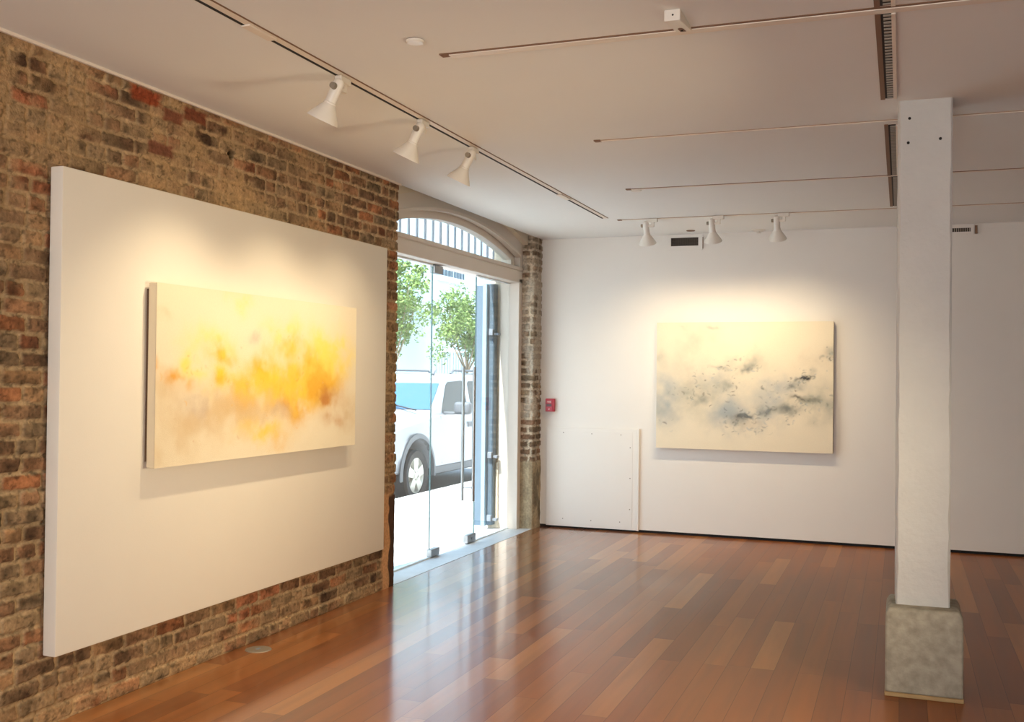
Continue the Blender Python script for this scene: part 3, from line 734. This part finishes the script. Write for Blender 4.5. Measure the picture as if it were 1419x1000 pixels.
MB().box(-.070, .300, 5.622, 6.035, 0, .02, bev=.003).build('base_strip', M_['wood_strip'], t)
mb = MB()
for (x, z) in ((.034, 2.946), (.028, 2.82), (.182, 2.832)):
    mb.cyl((x, 5.747, z), (x, 5.7415, z), .0075, seg=12)
mb.build('bolt_hole', M_['hole'], t)

# ------------------------------------------------------------------ ceiling tracks
def track(name, label, x0, x1, y0, y1, group='recessed lighting tracks in the ceiling', wide=.05, joints=()):
    t = empty(name, ((x0 + x1) / 2, (y0 + y1) / 2, ZC), label, 'lighting track', group)
    alongx = (x1 - x0) > (y1 - y0)
    if alongx:
        yc = (y0 + y1) / 2
        MB().box(x0, x1, yc - (.012 if wide > .03 else .006), yc + .004, ZC - .003, ZC + .002).build('slot', M_['brown'] if wide > .015 else M_['slot_pale'], t, smooth=False)
        MB().box(x0 + .03, x1, yc + .004, yc + wide, ZC - .007, ZC).build('lip', M_['lip'], t, smooth=False)
        MB().box(x0 - .01, x0 + .03, yc - .014, yc + .03, ZC - .006, ZC + .001).build('end_cap', M_['brown'], t, smooth=False)
    else:
        xc = (x0 + x1) / 2
        MB().box(xc - .028, xc + .028, y0, y1, ZC - .004, ZC + .002).build('rail', M_['lip'], t, smooth=False)
        MB().box(xc - .022, xc - .008, y0, y1 - .02, ZC - .0065, ZC - .002).build('slot', M_['black'], t, smooth=False)
        MB().box(xc + .028, xc + .036, y0, y1, ZC - .003, ZC + .001).build('rail_shade', M_['brown'], t, smooth=False)  # brown strip painted as the shade line beside the rail
        for j0, j1 in joints:
            MB().box(xc - .026, xc + .02, j0, j1, ZC - .012, ZC - .004, bev=.002).build('feed_joint', M_['lip'], t)
    return t
track('ceiling_lighting_track', 'long straight lighting track running parallel to the brick wall', -2.57, -2.52, -1., 9.2, joints=((3.63, 3.83), (7.85, 8.1)))
track('ceiling_lighting_track', 'lighting track crossing the ceiling beside the wedge-shaped white sensor', -1.945, 4.5, 4.265, 4.275, wide=.055)
track('ceiling_lighting_track', 'thin cross track in the ceiling passing just behind the top of the column', -1.76, 4.5, 6.135, 6.145, wide=.012)
track('ceiling_lighting_track', 'thin ceiling track with a small round disc at its end', -1.985, 4.5, 7.81, 7.82, wide=.02)
track('ceiling_lighting_track', 'lighting track carrying three white spotlights in front of the back wall', -2.45, 4.5, 9.33, 9.34, wide=.012)

# ------------------------------------------------------------------ track spotlights: local model aims toward +Y and down
def make_head():
    t = empty('track_spotlight', (0, 0, 0), world=False)
    th = math.radians(27); ax = Vector((0, math.sin(th), -math.cos(th))); P = Vector((-.062, 0, -.062))
    MB().box(-.055, .045, -.018, .018, -.032, 0, bev=.004).build('adapter', M_['white_metal'], t)
    mb = MB(); mb.box(-.012, .014, -.012, .012, -.075, -.03, bev=.003); mb.box(-.04, .014, -.012, .012, -.075, -.055, bev=.003)
    mb.build('arm', M_['white_metal'], t)
    MB().lathe([(0, -.042), (.018, -.040), (.026, -.03), (.028, -.02), (.028, .075), (.031, .078), (.031, .084), (.028, .086)], P, ax, 28).build('neck', M_['white_metal'], t)
    MB().lathe([(.027, .08), (.034, .092), (.052, .122), (.071, .152), (.078, .166), (.080, .172), (.076, .172), (.066, .150), (.046, .118), (.024, .088)], P, ax, 36).build('shade', M_['white_metal'], t)
    MB().lathe([(0, .147), (.03, .15), (.058, .142), (.05, .125)], P, ax, 24).build('lamp', M_['lamp'], t)
    MB().cyl(P + Vector((-.026, 0, .0)), P + Vector((-.046, 0, .0)), .017, .015).build('knob', M_['grey_metal'], t)
    return t
head = make_head()
HL = [((-2.547, 4.44, ZC), PI / 2, 'white cone spotlight above the near end of the yellow painting, biggest of its row'),
      ((-2.547, 5.345, ZC), PI / 2, 'white cone spotlight above the middle of the yellow painting'),
      ((-2.547, 6.09, ZC), PI / 2, 'white cone spotlight closest to the doorway on the brick-side track'),
      ((-2.13, 9.335, ZC), 0, 'white cone spotlight above the end of the grey painting nearest the doorway'),
      ((-1.53, 9.335, ZC), 0, 'white cone spotlight in the middle of the three facing the back wall'),
      ((-.965, 9.335, ZC), 0, 'white cone spotlight nearest the white column, facing the back wall')]
for i, (loc, rz, lab) in enumerate(HL):
    o = head if i == 0 else copy_tree(head)
    o.location = Vector(loc) - Vector((0, 0, .0075 if i < 3 else .0035)); o.rotation_euler = (0, 0, rz)
    tag(o, lab, 'spotlight', 'spotlights over the yellow painting' if i < 3 else 'spotlights in front of the back wall')

# ------------------------------------------------------------------ air slots, vents and small ceiling fittings
def air_slot(y0, y1, xa, label):
    t = empty('ceiling_vent', (xa + .025, (y0 + y1) / 2, ZC), label, 'vent', 'linear air slots in the ceiling')
    MB().box(xa, xa + .05, y0, y1, ZC - .004, ZC + .001).build('backing', M_['black'], t, smooth=False)
    mb = MB(); mb.box(xa - .012, xa + .010, y0 - .01, y1 + .01, ZC - .007, ZC)
    mb.build('side_lining', M_['brown'], t, smooth=False)
    mb = MB(); mb.box(xa + .05, xa + .066, y0, y1, ZC - .010, ZC); mb.build('side_flange', M_['lip'], t, smooth=False)
    mb = MB(); n = int((y1 - y0) / .042)
    for k in range(n):
        y = y0 + (k + .5) * (y1 - y0) / n; mb.box(xa + .02, xa + .05, y - .007, y + .007, ZC - .009, ZC - .003)
    mb.build('grille', M_['grille'], t, smooth=False)
air_slot(3.2, 4.24, -.094, 'linear air slot at the top edge beyond the first cross track')
air_slot(4.33, 5.655, -.094, 'long linear air slot with a brown edge ending just above the column')
air_slot(6.26, 7.80, -.086, 'linear air slot beside the column between the two thin cross tracks')
air_slot(7.86, 9.20, -.082, 'narrow dark air slot half hidden by the column, farthest along the ceiling')

def wall_vent(x0, x1, z0, z1, fins, label, horiz):
    t = empty('wall_vent', ((x0 + x1) / 2, YB, z0), label, 'vent', 'vents at the top of the back wall')
    f = .042 if horiz else .028
    mb = MB(); Y0, Y1 = YB - .008, YB - .0005
    mb.box(x0 - f, x1 + f, Y0, Y1, z1, min(z1 + f, ZC - .001)); mb.box(x0 - f, x1 + f, Y0, Y1, z0 - f, z0); mb.box(x0 - f, x0, Y0, Y1, z0, z1); mb.box(x1, x1 + f, Y0, Y1, z0, z1)
    mb.build('frame', M_['plaster'], t, smooth=False)
    MB().box(x0, x1, YB - .003, YB - .0005, z0, z1).build('backing', M_['black'], t, smooth=False)
    mb = MB()
    for k in range(fins):
        x = x0 + (k + .5) * (x1 - x0) / fins; w = .0022 if horiz else .004; mb.box(x - w, x + w, YB - .006, YB - .003, z0, z1)
    if horiz:
        for k in range(6):
            z = z0 + (k + .5) * (z1 - z0) / 6; mb.box(x0, x1, YB - .005, YB - .003, z - .0022, z + .0022)
    mb.build('grille', mat('dark_grille', rgb(74, 62, 50), .6) if horiz else M_['grille'], t, smooth=False)
    if horiz: MB().box(x1 + f, x1 + f + .006, YB - .012, YB - .0005, z0 - .03, z1 + .0).build('edge_strip', M_['brown'], t, smooth=False)  # brown strip painted as the shadow at the frame's edge
    else: MB().box(x1 + f + .008, x1 + f + .03, YB - .02, YB - .0005, z0 - .022, z1 + .018).build('edge_strip', M_['brown'], t, smooth=False)
wall_vent(-2.199, -1.92, 2.922, 3.006, 26, 'small dark rectangular grille under the ceiling above the grey painting', True)
wall_vent(.30, .594, 2.968, 3.004, 16, 'short slotted vent high on the wall peeking out past the white column', False)

t = empty('smoke_detector', (-1.972, 4.045, ZC), 'white round disc on the ceiling between the brick-side track and the first cross track', 'smoke detector')
MB().lathe([(0, -.016), (.034, -.016), (.039, -.012), (.039, -.004), (.036, -.004)], (-1.972, 4.045, ZC), seg=32).build('cover', M_['white_metal'], t)
MB().lathe([(.034, -.004), (.034, .0)], (-1.972, 4.045, ZC), seg=32).build('collar', M_['brown'], t)
t = empty('ceiling_sprinkler_cover', (-1.93, 7.88, ZC), 'tiny flat disc at the end of the third cross track', 'sprinkler', 'sprinkler cover discs')
MB().lathe([(0, -.010), (.038, -.010), (.042, -.006), (.042, 0)], (-1.93, 7.88, ZC), seg=28).build('disc', M_['white_metal'], t)
t = empty('ceiling_sprinkler_cover', (-1.95, 10.22, ZC), 'tiny flat disc on the ceiling above the dark wall grille', 'sprinkler', 'sprinkler cover discs')
MB().lathe([(0, -.006), (.040, -.006), (.043, -.003), (.043, 0)], (-1.95, 10.22, ZC), seg=28).build('disc', M_['brown'], t)
t = empty('ceiling_sprinkler', (-1.31, 10.36, ZC), 'white sprinkler fitting beside the last spotlight at the top of the back wall', 'sprinkler')
MB().lathe([(0, -.012), (.05, -.012), (.07, -.004), (.07, 0)], (-1.31, 10.36, ZC), seg=28).build('escutcheon', M_['white_metal'], t)
MB().lathe([(0, -.032), (.02, -.032), (.022, -.028), (.012, -.022), (.012, -.012)], (-1.31, 10.36, ZC), seg=20).build('nozzle', M_['white_metal'], t)

# wedge-shaped sensor hanging from the ceiling against the first cross track
t = empty('ceiling_sensor', (-.85, 4.15, ZC), 'white wedge-shaped box on the ceiling touching the first cross track', 'sensor')
mb = MB()
pa = [(4.03, ZC), (4.03, ZC - .045), (4.265, ZC - .014), (4.265, ZC)]
mb.prism(pa, lambda y, z: (-.882, y, z), lambda y, z: (-.818, y, z))
mb.build('housing', M_['white_metal'], t, smooth=False, bevel=.003)
mb = MB()
def under(y): return ZC - .045 + .031 * (y - 4.03) / .235 - .001
pts = [(-.862 + .0, 4.262), (-.838, 4.262), (-.838, 4.20), (-.842, 4.185), (-.850, 4.178), (-.858, 4.185), (-.862, 4.20)]
mb.face([(x, y, under(y)) for x, y in pts]); mb.build('recess', M_['brown'], t, smooth=False)
MB().cyl((-.85, 4.23, under(4.23)), (-.85, 4.23, under(4.23) - .003), .005, seg=10).build('screw', M_['hole'], t)
MB().cyl((-.847, 4.031, ZC - .022), (-.847, 4.0285, ZC - .022), .004, seg=10).build('indicator', M_['hole'], t)

# floor box cover
t = empty('floor_outlet', (-3.465, 5.15, 0), 'round grey metal cover set into the floor below the display panel', 'floor outlet')
MB().lathe([(0, .004), (.066, .004), (.074, .002), (.076, 0)], (-3.465, 5.15, 0), seg=36).build('cover', M_['grey_metal'], t)
MB().box(-3.475, -3.455, 5.135, 5.165, .004, .006, bev=.001).build('latch', M_['iron'], t)

# fire alarm pull station
t = empty('fire_alarm', (-3.465, YB, 1.217), 'small red fire alarm pull box on the white wall by the brick pier', 'fire alarm')
MB().box(-3.514, -3.416, YB - .045, YB - .001, 1.217, 1.353, bev=.005, seg=2).build('housing', M_['red'], t)
MB().box(-3.508, -3.436, YB - .050, YB - .045, 1.222, 1.347, bev=.002).build('front_plate', M_['red'], t)
MB().box(-3.5, -3.444, YB - .053, YB - .050, 1.270, 1.298, bev=.001).build('pull_bar', M_['dark_red'], t)
MB().face([(-3.478, YB - .0512, 1.248), (-3.464, YB - .0512, 1.248), (-3.471, YB - .0512, 1.233)]).build('arrow', M_['white_print'], t, smooth=False)
cu = bpy.data.curves.new('lettering', 'FONT'); cu.body = 'FIRE'; cu.size = .026; cu.align_x = 'CENTER'; cu.extrude = .0006
tmp = bpy.data.objects.new('tmp', cu); C.objects.link(tmp)
dg = bpy.context.evaluated_depsgraph_get(); me = bpy.data.meshes.new_from_object(tmp.evaluated_get(dg)); bpy.data.objects.remove(tmp)
me.materials.clear(); me.materials.append(M_['white_print'])
lt = bpy.data.objects.new('lettering', me); C.objects.link(lt); lt.parent = t
lt.rotation_euler = (PI / 2, 0, 0); lt.location = (-.007, -.0508, 1.311 - 1.217)

# access panel at the foot of the back wall
t = empty('access_panel', (-3.0, YB, .03), 'white screwed-on panel at the foot of the back wall beside the brick pier', 'panel')
MB().box(-3.505, -2.53, YB - .014, YB - .001, .02, 1.052, bev=.002).build('board', M_['plaster'], t)
MB().box(-3.47, -2.575, YB - .0165, YB - .014, .045, 1.02, bev=.001).build('inner_sheet', M_['plaster'], t)
MB().box(-2.53, -2.505, YB - .024, YB - .001, .018, 1.06, bev=.003).build('edge_batten', M_['plaster'], t)
mb = MB()
for (x, z) in ((-3.319, 1.0), (-3.01, .995), (-2.698, .993), (-2.60, .864), (-2.60, .55), (-2.60, .232), (-3.319, .1), (-3.012, .095), (-2.704, .097)):
    mb.cyl((x, YB - .0165, z), (x, YB - .018, z), .006, seg=10)
mb.build('screw', M_['grille'], t)

# ------------------------------------------------------------------ light
def light(name, typ, loc, target=None, energy=100, color=(1, 1, 1), **k):
    l = bpy.data.lights.new(name, typ); l.energy = energy; l.color = color
    for a, v in k.items(): setattr(l, a, v)
    o = bpy.data.objects.new(name, l); C.objects.link(o); o.location = loc
    if target is not None: o.rotation_euler = (Vector(target) - Vector(loc)).to_track_quat('-Z', 'Y').to_euler()
    return o
WARM = (1, .81, .53)
for (y, e) in ((4.38, 80), (5.28, 80), (6.03, 56)):
    light('spot_lamp', 'SPOT', (-2.68, y, 2.83), (-3.5, y + .05, .25), e * .75, WARM, spot_size=math.radians(98), spot_blend=1., shadow_soft_size=.03)
for (x, e) in ((-2.19, 40), (-1.59, 48), (-1.03, 44)):
    light('spot_lamp', 'SPOT', (x, 9.46, 2.83), (x, 10.45, .9), e, WARM, spot_size=math.radians(110), spot_blend=1., shadow_soft_size=.03)
# added area light for the light from behind the camera, source unseen
light('rear_area_light', 'AREA', (-1.2, -4.9, 1.6), (-.6, 5, 2.4), 215, (.98, .99, 1), shape='RECTANGLE', size=4.4, size_y=2.4)
light('rear_ceiling_fill', 'AREA', (-.6, -2.6, .08), (-.6, -1.2, 3), 260, (.97, 1, .99), shape='RECTANGLE', size=5, size_y=3)  # added fill from below to brighten the ceiling, no such source known
# added warm fill for the brick wall and panel, no lamp known here
light('wall_fill', 'AREA', (1.2, 4.3, 1.4), (-3.6, 4.9, .8), 25, (1, .85, .57), shape='RECTANGLE', size=.8, size_y=.3, spread=math.radians(100))
# portal for the sky through the doorway
po = light('doorway_portal', 'AREA', (-3.97, 8.69, 1.55), (0, 8.69, 1.55), 1, (1, 1, 1), shape='RECTANGLE', size=3.1, size_y=3.1)
po.data.cycles.is_portal = True
sun = light('sun', 'SUN', (0, 0, 20), None, 12, (1, .97, .93), angle=math.radians(.6))
sun.rotation_euler = Vector((.16, 1.0, -1.75)).to_track_quat('-Z', 'Y').to_euler()

w = bpy.data.worlds.new('sky'); bpy.context.scene.world = w; w.use_nodes = True
N = w.node_tree.nodes; L = w.node_tree.links
bg = N['Background']
tc = N.new('ShaderNodeTexCoord'); sp = N.new('ShaderNodeSeparateXYZ'); L.new(tc.outputs['Generated'], sp.inputs[0])
rp = N.new('ShaderNodeValToRGB'); L.new(sp.outputs[2], rp.inputs[0])
rp.color_ramp.elements[0].position = .0; rp.color_ramp.elements[0].color = (.86, .95, 1, 1)
rp.color_ramp.elements[1].position = .8; rp.color_ramp.elements[1].color = (.52, .74, 1, 1)
L.new(rp.outputs[0], bg.inputs[0]); bg.inputs[1].default_value = 3.3

# ------------------------------------------------------------------ camera
cam = bpy.data.cameras.new('camera'); co = bpy.data.objects.new('camera', cam); C.objects.link(co)
r = Vector((.93686234, .34952489, .01101364)); u = Vector((-.00571012, -.01620033, .99985246)); f = Vector((-.34965175, .93678701, .01318165))
m = Matrix((r, u, -f)).transposed().to_4x4(); m.translation = (0, 0, ZCAM)
co.matrix_world = m
cam.sensor_width = 36; cam.lens = 1444.8 / 1419 * 36; cam.clip_start = .05; cam.clip_end = 300
sc = bpy.context.scene; sc.camera = co
for o in bpy.data.objects:
    if '_off' in o: del o['_off']
sc.view_settings.view_transform = 'Standard'; sc.view_settings.look = 'None'; sc.view_settings.exposure = .33; sc.view_settings.gamma = 1
sc.cycles.use_denoising = True
sc.cycles.max_bounces = 10; sc.cycles.diffuse_bounces = 5; sc.cycles.transparent_max_bounces = 12; sc.cycles.sample_clamp_indirect = 6
sc.cycles.caustics_reflective = False; sc.cycles.caustics_refractive = False
